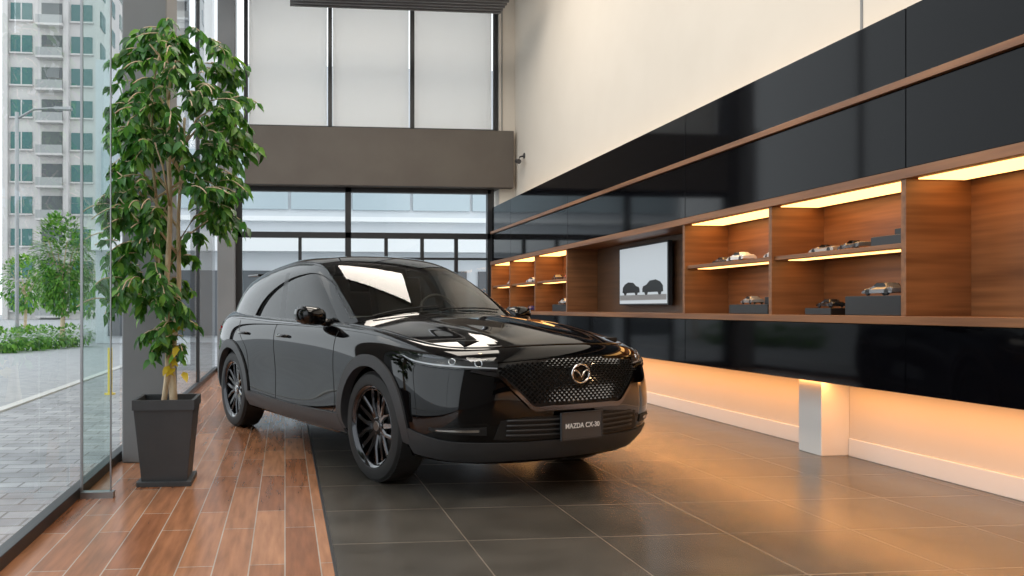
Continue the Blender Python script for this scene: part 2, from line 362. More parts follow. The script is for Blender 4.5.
box('soil',-.165,.165,-.165,.165,.4,.485,add_noise_var(new_mat('soil',rough=1),(.03,.02,.012),(.08,.05,.03),40),parent=plant)
M_bark=add_noise_var(new_mat('bark',rough=.8),(.52,.38,.24),(.72,.58,.40),30,(1,1,.3),bump=.4)
b=MB()
trunks=[]
for k,(bx,by,tx,ty,h,r) in enumerate(((.01,0,.0,.0,2.5,.024),(.04,.03,.10,.05,2.3,.020),(-.02,.03,-.12,0,2.2,.018))):
    pts=[];rr=[]
    for i in range(22):
        t=i/21; z=.45+t*(h-.45)
        tw=2*math.pi*(t*1.6+k/3); a=.028*(1-t)
        pts.append((bx+(tx-bx)*t*t+math.cos(tw)*a,by+(ty-by)*t+math.sin(tw)*a+.02*math.sin(t*9+k),z)); rr.append(r*(1-.6*t))
    b.tube(pts,rr,10); trunks.append(pts)
prof=[(2.92,-.08,.12),(2.80,-.18,.26),(2.66,-.24,.46),(2.5,-.28,.50),(2.3,-.34,.45),(2.1,-.38,.44),(1.85,-.42,.40),(1.6,-.42,.34),(1.4,-.42,.28),(1.2,-.42,.16),(.98,-.38,.0)]
def ext(z):
    for i in range(len(prof)-1):
        if prof[i+1][0]<=z<=prof[i][0]:
            t=(z-prof[i+1][0])/(prof[i][0]-prof[i+1][0]); return [prof[i+1][j]*(1-t)+prof[i][j]*t for j in (1,2)]
    return [-.1,.1]
items=[]
def addbranch(start,dirv,ln,nl,droop,ls=.088):
    p=Vector(start); d=Vector(dirv).normalized(); pts=[tuple(p)]
    seg=ln/nl
    for i in range(nl):
        d=(d+Vector((random.uniform(-.15,.15),random.uniform(-.15,.15),-droop))).normalized(); p=p+d*seg; pts.append(tuple(p))
        for q in range(3):
            a=random.uniform(0,2*math.pi); side=Vector((math.cos(a),math.sin(a),random.uniform(-.9,.1)))
            ld=(d*.5+side).normalized()
            ld.z-=.45
            m=random.choices([0,1,2],[4.2,4,2.4])[0]
            items.append((p.copy(),ld,Vector((random.uniform(-.7,.7),random.uniform(-1.1,.3),.8)),ls*random.uniform(.7,1.25),ls*.46,m))
    b.tube(pts,[.004]*len(pts),4)
tot=0
while tot<300:
    z=random.uniform(1.10,2.90); e=ext(z); 
    a=random.uniform(0,2*math.pi); cx=(e[0]+e[1])/2; rx=(e[1]-e[0])/2
    r=math.sqrt(random.random())*.85
    dx=math.cos(a); dy=math.sin(a)
    x=cx+dx*rx*r; y=dy*min(rx,.34)*r
    if z<1.75 and -.02<x<.12 and y<.1: continue
    if z<1.5 and x>.0 and random.random()<.7: continue
    if noise.noise(Vector((x*5,y*5,z*4)))<-.20: continue
    addbranch((x,y,z),(dx*.9,dy*.9,.35),random.uniform(.10,.26),random.randint(4,8),.22)
    tot+=1
for k in range(26):
    tp=trunks[k%3][random.randint(9,21)]; z=tp[2]+random.uniform(.15,.4); e=ext(min(z,2.8)); a=random.uniform(0,6.28)
    ex=(e[0]+e[1])/2+math.cos(a)*(e[1]-e[0])*.38; ey=math.sin(a)*.3
    p0=Vector(tp); p1=Vector((ex,ey,min(z,2.8))); mid=(p0+p1)/2+Vector((0,0,.06))
    b.tube([tuple(p0),tuple(mid),tuple(p1)],[.009,.007,.004],6)
for k in range(14):
    addbranch((.02+random.uniform(-.08,.08),random.uniform(-.05,.05),random.uniform(.80,1.05)),(random.uniform(-.8,.45),random.uniform(-.8,.3),.5),random.uniform(.14,.26),6,.3,.080)
for k in range(10):
    p=Vector((.03+random.uniform(-.06,.08),-.06+random.uniform(-.04,.03),random.uniform(.62,.98))); items.append((p,Vector((random.uniform(-1,1),-.5,-.5)),Vector((0,-.6,1)),.085,.045,3))
# foliage stays inside the glazing, clear of the glass fin and in front of the column
def okleaf(it):
    for p in (it[0],it[0]+it[1].normalized()*it[3]):
        if p.x<-.43 or p.y>.58: return False
        if p.y<-.35: return False
    return True
items=[it for it in items if okleaf(it)]
b.build('trunk',[M_bark],plant,smooth=True)
leaves('leaves',items,LM,plant)
# ---------------------------------------------------------------- exterior
g=MB(); g.box(-3.0,XL-.1,-20,40,-.12,-.02,0); g.box(-80,-3.0,-30,140,-.14,-.04,1); g.box(-3.0,60,YB+.3,140,-.14,-.03,1); g.box(-3.12,-3.0,-20,40,-.12,-.0,2)
g.build('ground',[M_paver,M_road,new_mat('kerb',(.6,.6,.58),.7)])
def W(px,d,z=0):
    xc=(px-361.5)/F; return (d*(math.sin(TH)+xc*math.cos(TH)),d*(math.cos(TH)-xc*math.sin(TH)))
def building(name,xc,yc,wd,dp,floors,fh,c,winc,mul=3,bay=3.0):
    mb=MB(); x0=xc-wd/2; H=floors*fh+1
    mb.box(x0,x0+wd,yc,yc+dp,-.03,H,0)
    nbay=int(wd/bay)
    for fl in range(floors):
        z=fl*fh+.9
        for k in range(nbay):
            xx=x0+(k+.5)*wd/nbay
            if k%2==0:
                mb.box(xx-bay*.36,xx+bay*.36,yc-.12,yc+.05,z,z+fh*.52,1); mb.box(xx-bay*.02,xx+bay*.02,yc-.16,yc,z,z+fh*.52,0)
                mb.box(xx-bay*.40,xx+bay*.40,yc-.3,yc,z-.2,z-.05,0)
            else:
                mb.box(xx-bay*.45,xx+bay*.45,yc-1.1,yc,z-.75,z-.55,0); mb.box(xx-bay*.45,xx+bay*.45,yc-1.1,yc-1.05,z-.55,z+.25,2)
                mb.box(xx-bay*.35,xx+bay*.35,yc-.05,yc+.05,z-.5,z+fh*.55,3)
        for k in range(3):
            yy=yc+(k+.5)*dp/3; mb.box(x0+wd-.05,x0+wd+.1,yy-1,yy+1,z,z+fh*.5,1)
    for k in range(0,nbay+1,2): mb.box(x0+k*wd/nbay-.25,x0+k*wd/nbay+.25,yc-.5,yc,0,H,0)
    return mb.build(name,[new_mat('facade',c,.8),new_mat('win_teal',winc,.15),new_mat('balcony',(.35,.36,.36),.6),new_mat('dark_open',(.12,.13,.14),.5)])
x,y=W(52,78); building('apartment_building',x,y,8.6,14,16,3.15,(.58,.56,.55),(.05,.15,.15),bay=2.8)
x,y=W(150,95); building('apartment_building',x-2,y,14,14,14,3.2,(.7,.72,.74),(.25,.33,.36))
fb=MB(); fb.box(-6,14,26,34,-.03,9,0)
for i in range(10):
    fb.box(-5.6+i*2,-4.0+i*2,25.9,26.05,.2,2.3,1)
    fb.box(-5.8+i*2,-3.9+i*2,25.9,26.05,4.3,6.2,2)
fb.box(-6,14,25.4,26,2.9,3.5,3); fb.box(-6,14,25.7,26,3.9,4.05,3)
fb.build('shop_building',[new_mat('shopwall',(.6,.63,.66),.8),new_mat('shopdark',(.08,.09,.10),.3),new_mat('shopwin',(.4,.48,.52),.2),new_mat('shopband',(.75,.77,.78),.6)])
def bush(name,cx,cy,cz,rx,ry,rz,n,ls,trunk=None):
    it=[]
    for i in range(n):
        a=random.uniform(0,6.283); u=random.uniform(-1,1); s=math.sqrt(1-u*u); r=random.random()**.3
        d=Vector((s*math.cos(a),s*math.sin(a),u)); p=Vector((cx+d.x*rx*r,cy+d.y*ry*r,cz+d.z*rz*r))
        if noise.noise(p*(1.6/max(rx,.6)))<-.2: continue
        it.append((p,d+Vector((random.uniform(-.6,.6),random.uniform(-.6,.6),-.3)),Vector((0,0,1)),ls,ls*.55,random.choices([0,1,2],[1,3,4])[0]))
    e=empty(name); o=leaves('foliage',it,LM,e)
    if trunk:
        t=MB(); t.tube([(cx,cy,-.04),(cx+.05,cy,cz*.5),(cx-.05,cy,cz)],[.09,.07,.04]); 
        for k in range(6):
            a=k*1.05; t.tube([(cx,cy,cz*.6+k*.1),(cx+math.cos(a)*rx*.6,cy+math.sin(a)*ry*.6,cz+.2+rz*.3)],[.035,.015],6)
        t.build('trunk',[M_bark],e)
x,y=W(62,27); bush('street_tree',x,y,2.6,1.0,1.0,1.75,4200,.17,True)
x,y=W(98,36); bush('street_tree',x,y,2.6,1.5,1.5,2.0,1800,.22,True)
x,y=W(25,42); bush('street_tree',x,y,2.4,1.3,1.3,1.5,1500,.25,True)
for (px,d) in ((5,20),(28,21),(50,22),(72,23)):
    x,y=W(px,d); bush('hedge_shrub',x,y,.28,.60,.5,.32,700,.12)
b=MB()
x,y=W(110,10.2); b.tube([(x,y,-.02),(x,y,.58)],.03,12,0); b.lathe([(0,0),(.07,0),(.07,.02),(0,.02)],16,0,Matrix.Translation((x,y,-.02)),axis='z')
b.build('bollard',[new_mat('yellow',(.85,.62,.02),.5)])
b=MB(); x,y=W(17,24); b.tube([(x,y,-.04),(x,y,7)],.06,10); b.tube([(x,y,6.8),(x+.5,y,7.1),(x+1.2,y,7.15)],.04,8); b.box(x+1.1,x+1.6,y-.1,y+.1,7.1,7.18); b.build('street_lamp',[M_alu])
# ---------------------------------------------------------------- CAR
CAR=empty('car',(1.345,5.30,0),math.atan2(-.923,.384))
P_paint=new_mat('car_paint',(.0015,.0015,.002),.04,coat=0.,spec=.5)
P_clad=new_mat('car_cladding',(.036,.036,.038),.48)
P_dark=new_mat('car_dark',(.006,.006,.006),.6)
P_gloss=new_mat('car_gloss',(.004,.004,.004),.10,spec=.3)
P_chrome=new_mat('car_chrome',(.75,.75,.76),.12,1.)
P_dchrome=new_mat('car_dark_chrome',(.12,.12,.13),.14,1.)
P_tyre=new_mat('car_tyre',(.012,.012,.012),.65)
P_rim=new_mat('car_rim',(.03,.03,.034),.14,.9,coat=.8)
P_disc=new_mat('car_disc',(.30,.30,.31),.3,1.)
P_int=new_mat('car_interior',(.03,.027,.025),.6)
P_glass=glass_mat('car_windscreen',(.72,.76,.74),0,1.3)
P_sglass=glass_mat('car_side_glass',(.07,.08,.08),0,1.2)
P_lens=glass_mat('car_lens',(.80,.83,.85),0,1.2)
P_led=new_mat('car_drl',(.7,.7,.72),.3)
P_red=new_mat('car_red',(.35,.01,.01),.2,coat=1)
def bsp(n,us):
    B=np.zeros((len(us),n+2))
    for k,u in enumerate(us):
        i=min(int(math.floor(u)),n-2); t=u-i
        w_=[(1-t)**3/6,(3*t**3-6*t**2+4)/6,(-3*t**3+3*t**2+3*t+1)/6,t**3/6]
        for j in range(4): B[k,i+j]+=w_[j]
    return B
mirr=np.array([1,-1,1.])
def surf(P,us,vs):
    P=np.array(P,float)
    a=P[1]*mirr; z=P[-2]*mirr
    E=np.concatenate([a[None],P,z[None]],0)
    E=np.concatenate([(2*E[:,0]-E[:,1])[:,None],E,(2*E[:,-1]-E[:,-2])[:,None]],1)
    Bu=bsp(P.shape[0],us); Bv=bsp(P.shape[1],vs)
    return np.einsum('ui,ijk,vj->uvk',Bu,E,Bv)
def col(x,ys,zs): return [(x,y,z) for y,z in zip(ys,zs)]
A=[
 [(.80,0,.20),(.885,0,.27),(.91,0,.42),(.918,0,.56),(.912,0,.70),(.885,0,.82),(.80,0,.885)],
 [(.78,.28,.20),(.865,.28,.27),(.893,.28,.42),(.902,.28,.56),(.898,.28,.70),(.868,.28,.82),(.785,.28,.882)],
 [(.73,.52,.20),(.82,.53,.28),(.845,.54,.42),(.855,.54,.56),(.85,.54,.70),(.82,.53,.81),(.74,.50,.872)],
 [(.60,.72,.21),(.70,.76,.30),(.74,.78,.42),(.735,.78,.56),(.71,.77,.70),(.69,.74,.80),(.62,.66,.868)],
 [(.46,.80,.22),(.53,.85,.30),(.56,.88,.42),(.56,.885,.56),(.53,.88,.70),(.50,.855,.81),(.44,.76,.893)],
 [(.28,.80,.22),(.33,.87,.32),(.34,.90,.44),(.33,.90,.58),(.31,.90,.72),(.27,.88,.84),(.22,.79,.925)],
 col(0,(.80,.875,.90,.905,.90,.885,.80),(.22,.32,.45,.60,.76,.88,.96)),
 col(-.42,(.80,.875,.89,.89,.89,.88,.80),(.22,.32,.45,.60,.77,.91,.99)),
 col(-.9,(.82,.88,.872,.868,.885,.875,.80),(.22,.32,.45,.60,.78,.92,1.0)),
 col(-1.4,(.82,.88,.868,.862,.885,.875,.80),(.22,.32,.45,.61,.79,.93,1.01)),
 col(-1.9,(.82,.88,.87,.868,.89,.878,.80),(.22,.32,.45,.62,.80,.94,1.02)),
 col(-2.3,(.82,.885,.89,.893,.90,.882,.79),(.22,.32,.45,.62,.80,.95,1.04)),
 col(-2.655,(.80,.885,.90,.908,.905,.885,.78),(.22,.32,.45,.62,.80,.96,1.05)),
 col(-3.0,(.78,.87,.89,.895,.89,.865,.75),(.23,.32,.45,.62,.80,.97,1.07)),
 [(-3.26,.72,.25),(-3.34,.79,.34),(-3.36,.81,.46),(-3.35,.81,.62),(-3.34,.80,.80),(-3.32,.77,.97),(-3.2,.67,1.08)],
 [(-3.40,.42,.27),(-3.47,.42,.36),(-3.49,.43,.48),(-3.47,.43,.64),(-3.45,.43,.82),(-3.42,.42,.98),(-3.32,.4,1.08)],
 [(-3.42,0,.27),(-3.49,0,.36),(-3.51,0,.48),(-3.49,0,.64),(-3.47,0,.82),(-3.44,0,.98),(-3.34,0,1.08)],
]
for c in A:
    x,y,z=c[-1]; 
    c.append((x*(.93) if x>.5 else (x if x>-3.1 else x+.08), y*.90, z-.012))
NU,NV=10,10
us=np.linspace(0,16,16*NU+1); vs=np.linspace(0,7,7*NV+1)
S=surf(A,us,vs)
def grid_faces(nu,nv,off=0,flip=False):
    f=[]
    for i in range(nu-1):
        for j in range(nv-1):
            q=(off+i*nv+j,off+(i+1)*nv+j,off+(i+1)*nv+j+1,off+i*nv+j+1)
            f.append(q[::-1] if flip else q)
    return f
def bothsides(G):
    nu,nv=G.shape[:2]
    V=[tuple(p) for p in G.reshape(-1,3)]; f=grid_faces(nu,nv)
    V2=[(p[0],-p[1],p[2]) for p in V]; f2=grid_faces(nu,nv,len(V),True)
    return V+V2,f+f2
V,Fc=bothsides(S)
BVH=BVHTree.FromPolygons([Vector(p) for p in V],Fc)
RW=.345
keep=[]
for q in Fc:
    c=sum((Vector(V[k]) for k in q),Vector())/4
    cut=False
    for wx in (0,-2.655):
        if abs(c.y)>.55 and math.hypot(c.x-wx,c.z-RW)<.398: cut=True
    if not cut: keep.append(q)
o=obj_from('body_shell',V,keep,[P_paint],None,CAR,smooth=True); weld(o)
b=MB(); b.box(-3.3,.62,-.60,.60,.20,.90); b.box(-2.2,-.42,-.80,.80,.22,.90); b.box(-3.3,-3.1,-.7,.7,.25,.9); b.box(.45,.6,-.7,.7,.25,.8)
b.build('underbody',[P_dark],CAR)
def Sat(u,v): return surf(A,[u],[v])[0,0]
NA,NB=24,40
Mc=[(.80,.885),(.72,.920),(.55,.955),(.3,.99),(0,1.025),(-.25,1.048),(-.43,1.065)]
def spine(bb):
    t=bb*(len(Mc)-1); i=min(int(t),len(Mc)-2); 
    E=[(2*Mc[0][0]-Mc[1][0],2*Mc[0][1]-Mc[1][1])]+Mc+[(2*Mc[-1][0]-Mc[-2][0],2*Mc[-1][1]-Mc[-2][1])]
    t-=i; w_=[(1-t)**3/6,(3*t**3-6*t**2+4)/6,(-3*t**3+3*t**2+3*t+1)/6,t**3/6]
    return np.array([sum(w_[j]*E[i+j][0] for j in range(4)),0,sum(w_[j]*E[i+j][1] for j in range(4))])
VT=6.05
H=np.zeros((NA+1,NB+1,3))
Fe=[Sat(3.3*a/NA,VT) for a in range(NA+1)]
Ee=[Sat(3.3+3.8*bb/NB,VT) for bb in range(NB+1)]
Me=[spine(bb/NB) for bb in range(NB+1)]
Me=[m+np.array([Fe[0][0]-Me[0][0],0,Fe[0][2]-Me[0][2]])*(1-k/NB)**2 for k,m in enumerate(Me)]
for a in range(NA+1):
    al=a/NA
    for bb in range(NB+1):
        be=bb/NB
        Cc=np.array([-.43*(1-al**2)+Ee[-1][0]*al**2,Ee[-1][1]*al,1.065*(1-al**2)+Ee[-1][2]*al**2])
        C0=np.array([-.43,0,1.065]); C1=Ee[-1]
        out=np.zeros(3)
        for k in range(3):
            w_=al if k<2 else al**2.2
            out[k]=(1-be)*Fe[a][k]+be*Cc[k]+(1-w_)*Me[bb][k]+w_*Ee[bb][k]-((1-w_)*(1-be)*Fe[0][k]+(1-w_)*be*C0[k]+w_*(1-be)*Ee[0][k]+w_*be*C1[k])
        yr=.36+.20*be
        rid=math.exp(-((out[1]-yr)/.055)**2)*.012*math.sin(math.pi*min(1,be*1.15+.05))
        out[2]+=rid+.004
        H[a,bb]=out
V2,F2=bothsides(H)
V2=[Vector(p) for p in V2]
o=obj_from('hood',V2,F2,[P_paint],None,CAR,smooth=True); weld(o)
sm=o.modifiers.new('th','SOLIDIFY'); sm.thickness=.012; sm.offset=-1
# greenhouse
G=[
 [(-.34,0,1.02),(-.80,0,1.30),(-1.20,0,1.49),(-1.45,0,1.53),(-1.7,0,1.545)],
 [(-.36,.36,1.015),(-.82,.34,1.293),(-1.215,.30,1.482),(-1.46,.22,1.527),(-1.7,.0,1.545)],
 [(-.42,.64,1.00),(-.87,.59,1.275),(-1.25,.51,1.467),(-1.48,.35,1.522),(-1.75,.0,1.545)],
 [(-.54,.775,.975),(-.97,.705,1.25),(-1.33,.61,1.447),(-1.52,.42,1.517),(-1.8,.0,1.545)],
 [(-.78,.80,.965),(-1.12,.745,1.22),(-1.45,.645,1.450),(-1.62,.45,1.522),(-1.85,.0,1.545)],
 [(-1.2,.80,.97),(-1.36,.75,1.22),(-1.62,.65,1.466),(-1.75,.45,1.530),(-1.95,.0,1.545)],
 [(-1.7,.80,.98),(-1.75,.75,1.23),(-1.87,.65,1.472),(-1.95,.45,1.53),(-2.05,.0,1.54)],
 [(-2.2,.795,.99),(-2.2,.745,1.24),(-2.2,.64,1.455),(-2.2,.44,1.510),(-2.2,.0,1.525)],
 [(-2.65,.78,1.01),(-2.6,.73,1.24),(-2.53,.62,1.425),(-2.5,.43,1.475),(-2.4,.0,1.50)],
 [(-3.02,.75,1.03),(-2.95,.69,1.235),(-2.85,.59,1.385),(-2.75,.40,1.440),(-2.6,.0,1.475)],
 [(-3.24,.64,1.04),(-3.15,.58,1.23),(-3.04,.50,1.375),(-2.9,.35,1.430),(-2.7,.0,1.465)],
 [(-3.34,.36,1.04),(-3.26,.33,1.24),(-3.14,.28,1.385),(-2.98,.2,1.430),(-2.75,.0,1.46)],
 [(-3.36,0,1.04),(-3.28,0,1.24),(-3.16,0,1.39),(-3.0,0,1.432),(-2.78,0,1.46)],
]
GU,GV=16,16
gu=np.linspace(0,12,12*GU+1); gv=np.linspace(0,4,4*GV+1)
SG=surf(G,gu,gv)
V,Fc=bothsides(SG); nv=len(gv); nfh=len(Fc)//2
mi=[]
def region(u,v):
    if u<2.72 and .12<v<1.9: return 1
    if 3.3<u<8.7 and .14<v<1.66:
        if 5.75<u<6.0: return 3
        if u>7.6 and v<.14+(u-7.6)*.55: return 0
        if u>7.6 and v>1.66-(u-7.6)*.35: return 0
        if u<4.0 and v>1.0 + (u-3.3)*1.2: return 0 if v>1.55 else 2
        return 2
    if u>10.6 and .3<v<1.7: return 2
    return 0
for i,q in enumerate(Fc):
    k=i%nfh; a=k//(nv-1); c=k%(nv-1)
    mi.append(region((a+.5)/GU,(c+.5)/GV))
BVG=BVHTree.FromPolygons([Vector(p) for p in V],Fc)
o=obj_from('greenhouse',V,Fc,[P_paint,P_glass,P_sglass,P_gloss],mi,CAR,smooth=True); weld(o)
def lerp_curve(pts,n):
    pts=[Vector(p) for p in pts]; m=len(pts)-1; out=[]
    E=[2*pts[0]-pts[1]]+pts+[2*pts[-1]-pts[-2]]
    for k in range(n+1):
        t=k/n*m; i=min(int(t),m-1); t-=i
        p0,p1,p2,p3=E[i:i+4]
        out.append(.5*((2*p1)+(p2-p0)*t+(2*p0-5*p1+4*p2-p3)*t*t+(3*p1-p0-3*p2+p3)*t**3))
    return out
def snap(p,off,bvh=None):
    bvh=bvh or BVH
    loc,nrm,_,_=bvh.find_nearest(p)
    c=Vector((max(min(loc.x,.2),-2.8),0,.6)); 
    if nrm.dot(loc-c)<0: nrm=-nrm
    return loc+nrm*off,nrm
def panel(name,top,bot,off,mat,nu=30,nv=6,skirt=.02,bvh=None,linear=False,sides=(1,-1),bulge=0.):
    T=lerp_curve(top,nu); B=lerp_curve(bot,nu)
    if linear:
        def lc(pts):
            pts=[Vector(p) for p in pts]; m=len(pts)-1; r=[]
            for k in range(nu+1):
                t=k/nu*m; i=min(int(t),m-1); t-=i; r.append(pts[i].lerp(pts[i+1],t))
            return r
        T=lc(top); B=lc(bot)
    rows=nv+1
    G_=[]
    for i in range(nu+1):
        r=[]
        for j in range(rows):
            p=B[i].lerp(T[i],j/nv); e=off+bulge*math.sin(math.pi*j/nv)*1.0
            q,n=snap(p,e,bvh); r.append((q,n))
        r=[(r[0][0]-r[0][1]*(skirt+off),r[0][1])]+r+[(r[-1][0]-r[-1][1]*(skirt+off),r[-1][1])]
        G_.append(r)
    first=[(q-n*(skirt+off),n) for q,n in G_[0]]; last=[(q-n*(skirt+off),n) for q,n in G_[-1]]
    G_=[first]+G_+[last]
    nr=len(G_[0])
    V=[q for r in G_ for q,n in r]; Fs=grid_faces(len(G_),nr)
    VV=[];FF=[]
    for s in sides:
        o0=len(VV)
        VV+=[(q.x,q.y*s,q.z) for q in V]; FF+=[tuple(o0+k for k in (f if s==1 else f[::-1])) for f in Fs]
    o=obj_from(name,VV,FF,[mat],None,CAR,smooth=True)
    m=o.modifiers.new('es','EDGE_SPLIT'); m.split_angle=math.radians(40)
    return o
for nm,wx,a0,a1 in (('arch_cladding_front',0,-12,196),('arch_cladding_rear',-2.655,-16,196)):
    T=[];B=[]
    for k in range(40):
        a=math.radians(a0+(a1-a0)*k/39)
        for Lx,r in ((T,.462),(B,.385)):
            Lx.append((wx+r*math.cos(a),.95,max(RW+r*math.sin(a),.22)))
    panel(nm,T,B,.014,P_clad,nu=78,nv=4,skirt=.05,linear=True)
panel('sill_cladding',[(-.44,.93,.37),(-1.3,.93,.355),(-2.2,.93,.37)],[(-.40,.88,.225),(-1.3,.88,.225),(-2.27,.88,.225)],.016,P_clad,nu=40,nv=5)
panel('bumper_cladding',[(.92,-.01,.335),(.88,.35,.33),(.80,.60,.335),(.60,.84,.36),(.42,.90,.40)],[(.86,-.01,.20),(.83,.35,.20),(.74,.58,.20),(.56,.80,.21),(.43,.86,.22)],.012,P_clad,nu=40,nv=6)
def gtop(y): return .830-.02*(y/.55)**2
def gbot(y):
    a=abs(y); return .535 if a<.34 else .535+(a-.34)/.20*.19
ys=[k*.54/14 for k in range(15)]
panel('grille_back',[(.93,y,gtop(y)) for y in ys],[(.93,y,gbot(y)-.001) for y in ys],.004,P_dark,nu=28,nv=8,linear=True,skirt=.005)
mb=MB()
dx=.034; dz=.030
r_=0; z=.545
while z<.82:
    y=-.54+(dx/2 if r_%2 else 0)
    while y<.54:
        if gbot(y)+.012<z<gtop(y)-.012 and math.hypot(y,(z-.715)*1.1)>.075:
            q,n=snap(Vector((.93,y,z)),.006); t=Vector((0,1,0)); t=(t-n*t.dot(n)).normalized(); up=n.cross(t); 
            if up.z<0: up=-up
            a,c=dx*.36,dz*.34
            mb.raw([q+t*a,q+up*c,q-t*a,q-up*c,q+n*.010],[(0,1,4),(1,2,4),(2,3,4),(3,0,4)])
        y+=dx
    z+=dz/2*1.0; r_+=1
mb.build('grille_mesh',[P_gloss],CAR)
wy=[0,.12,.24,.33,.40,.47,.54,.62,.70]
def wz(y): return .535 if y<.34 else .535+(y-.34)/.20*.19 if y<.54 else .725+(y-.54)*.25
panel('signature_wing',[(.93-.35*max(0,y-.4),y,wz(y)+.004) for y in wy],[(.93-.35*max(0,y-.4),y,wz(y)-.024+max(0,y-.5)*.05) for y in wy],.020,P_dchrome,nu=48,nv=3,skirt=.03)
panel('grille_top_trim',[(.93,0,.846),(.92,.3,.842),(.88,.54,.826)],[(.93,0,.832),(.92,.3,.828),(.88,.54,.814)],.008,P_gloss,nu=30,nv=2)
HT=[(.86,.53,.812),(.78,.65,.832),(.64,.79,.848),(.48,.87,.860),(.34,.90,.866)]
HB=[(.86,.54,.752),(.78,.68,.756),(.66,.81,.768),(.50,.89,.790),(.36,.91,.836)]
panel('headlight_housing',HT,HB,.003,P_dark,nu=30,nv=6,skirt=.01)
panel('headlight_lens',[Vector(p)+Vector((0,0,.004)) for p in HT],[Vector(p)-Vector((0,0,.004)) for p in HB],.014,P_lens,nu=30,nv=6,skirt=.018)
panel('headlight_drl',[Vector(a).lerp(Vector(b_),.74) for a,b_ in zip(HT,HB)],[Vector(a).lerp(Vector(b_),.86) for a,b_ in zip(HT,HB)],.006,P_led,nu=30,nv=2,skirt=.004)
panel('headlight_brow',[Vector(a).lerp(Vector(b_),.10) for a,b_ in zip(HT,HB)],[Vector(a).lerp(Vector(b_),.20) for a,b_ in zip(HT,HB)],.006,P_dchrome,nu=30,nv=2,skirt=.004)
mb=MB()
for s in (1,-1):
    for (x_,y_,z_,r) in ((.80,.63,.795,.023),(.70,.75,.806,.021)):
        q,n=snap(Vector((x_,y_,z_)),.0); q=Vector((q.x,q.y*s,q.z)); n=Vector((n.x,n.y*s,n.z))
        Mx=Matrix.Translation(q)@n.to_track_quat('Y','Z').to_matrix().to_4x4()
        mb.lathe([(r*.72,.006),(r*.85,.010),(r,.009),(r,0)],24,0,Mx); mb.lathe([(0,.011),(r*.4,.010),(r*.72,.006)],24,1,Mx)
mb.build('headlight_projectors',[P_chrome,P_gloss],CAR,smooth=True)
panel('lower_intake',[(.93,0,.475),(.92,.3,.475),(.86,.52,.46)],[(.93,0,.335),(.92,.3,.335),(.86,.56,.345)],.004,P_dark,nu=30,nv=6,skirt=.005)
mb=MB()
for z in (.365,.395,.425,.455):
    pts=[]
    for k in range(25):
        y=-.5+k/24; q,n=snap(Vector((.93,y,z)),.008); pts.append(q)
    mb.tube(pts,.006,6)
mb.build('intake_bars',[P_clad],CAR,smooth=True)
panel('fog_trim',[(.84,.60,.425),(.74,.76,.42),(.62,.86,.415)],[(.84,.60,.375),(.74,.76,.385),(.62,.86,.395)],.006,P_dark,nu=20,nv=3,skirt=.01)
panel('fog_lamp',[(.82,.64,.412),(.74,.76,.410),(.66,.83,.408)],[(.82,.64,.396),(.74,.76,.398),(.66,.83,.400)],.011,P_chrome,nu=20,nv=2,skirt=.006)
q,n=snap(Vector((.95,0,.715)),.022)
mb=MB(); pts=[]
for k in range(49):
    t=2*math.pi*k/48; pts.append((q.x,.066*math.cos(t),q.z+.053*math.sin(t)))
mb.tube(pts,.0065,8)
mb.tube([(q.x,-.062,q.z+.014),(q.x+.002,-.040,q.z+.020),(q.x+.004,-.018,q.z+.006),(q.x+.004,0,q.z-.022),(q.x+.004,.018,q.z+.006),(q.x+.002,.040,q.z+.020),(q.x,.062,q.z+.014)],.0055,8)
mb.lathe([(0,0),(.062,0)],36,1,Matrix.Translation((q.x-.012,0,q.z))@Matrix.Rotation(math.radians(-90),4,'Z')@Matrix.Diagonal((1,1,.8,1)))
mb.build('emblem',[P_chrome,P_gloss],CAR,smooth=True)
plx=.925
box('plate',plx,plx+.012,-.158,.158,.335,.495,new_mat('plate_grey',(.045,.048,.052),.35),bev=.003,parent=CAR)
b=MB()
for (ya,yb,za,zb) in ((-.158,.158,.487,.495),(-.158,.158,.335,.343),(-.158,-.15,.335,.495),(.15,.158,.335,.495)): b.box(plx+.012,plx+.016,ya,yb,za,zb)
b.build('plate_frame',[P_clad],CAR)
tc=bpy.data.curves.new('plate_text','FONT'); tc.body='MAZDA CX-30'; tc.size=.040; tc.align_x='CENTER'; tc.align_y='CENTER'; tc.extrude=.001; tc.offset=.0006
tc.materials.append(new_mat('plate_white',(.85,.85,.85),.5))
to=bpy.data.objects.new('plate_text',tc); COL.objects.link(to); to.parent=CAR; to.location=(plx+.0145,0,.415); to.rotation_euler=(math.pi/2,0,math.pi/2)
def seam(name,pts,bvh=None,w_=.0035):
    mb=MB()
    for s in (1,-1):
        C=lerp_curve(pts,24); mb.tube([ (lambda q:(q.x,q.y*s,q.z))(snap(p,-.0005,bvh)[0]) for p in C],w_,5)
    mb.build(name,[P_dark],CAR)
seam('seam_front',[(-.50,.9,.97),(-.52,.9,.7),(-.50,.9,.45),(-.56,.9,.36)])
seam('seam_mid',[(-1.62,.9,1.0),(-1.62,.9,.7),(-1.60,.9,.36)])
seam('seam_rear',[(-2.50,.9,1.02),(-2.40,.9,.86),(-2.22,.9,.7),(-2.20,.9,.36)])
mb=MB()
for s in (1,-1):
    for x_ in (-1.42,-2.30):
        q,n=snap(Vector((x_,.9,.875)),.025); mb.tube([(x_-.09,s*(q.y-.03),.872),(x_-.07,s*q.y,.874),(x_+.07,s*q.y,.872),(x_+.09,s*(q.y-.03),.870)],[.010,.013,.013,.010],8)
mb.build('door_handles',[P_paint],CAR,smooth=True)
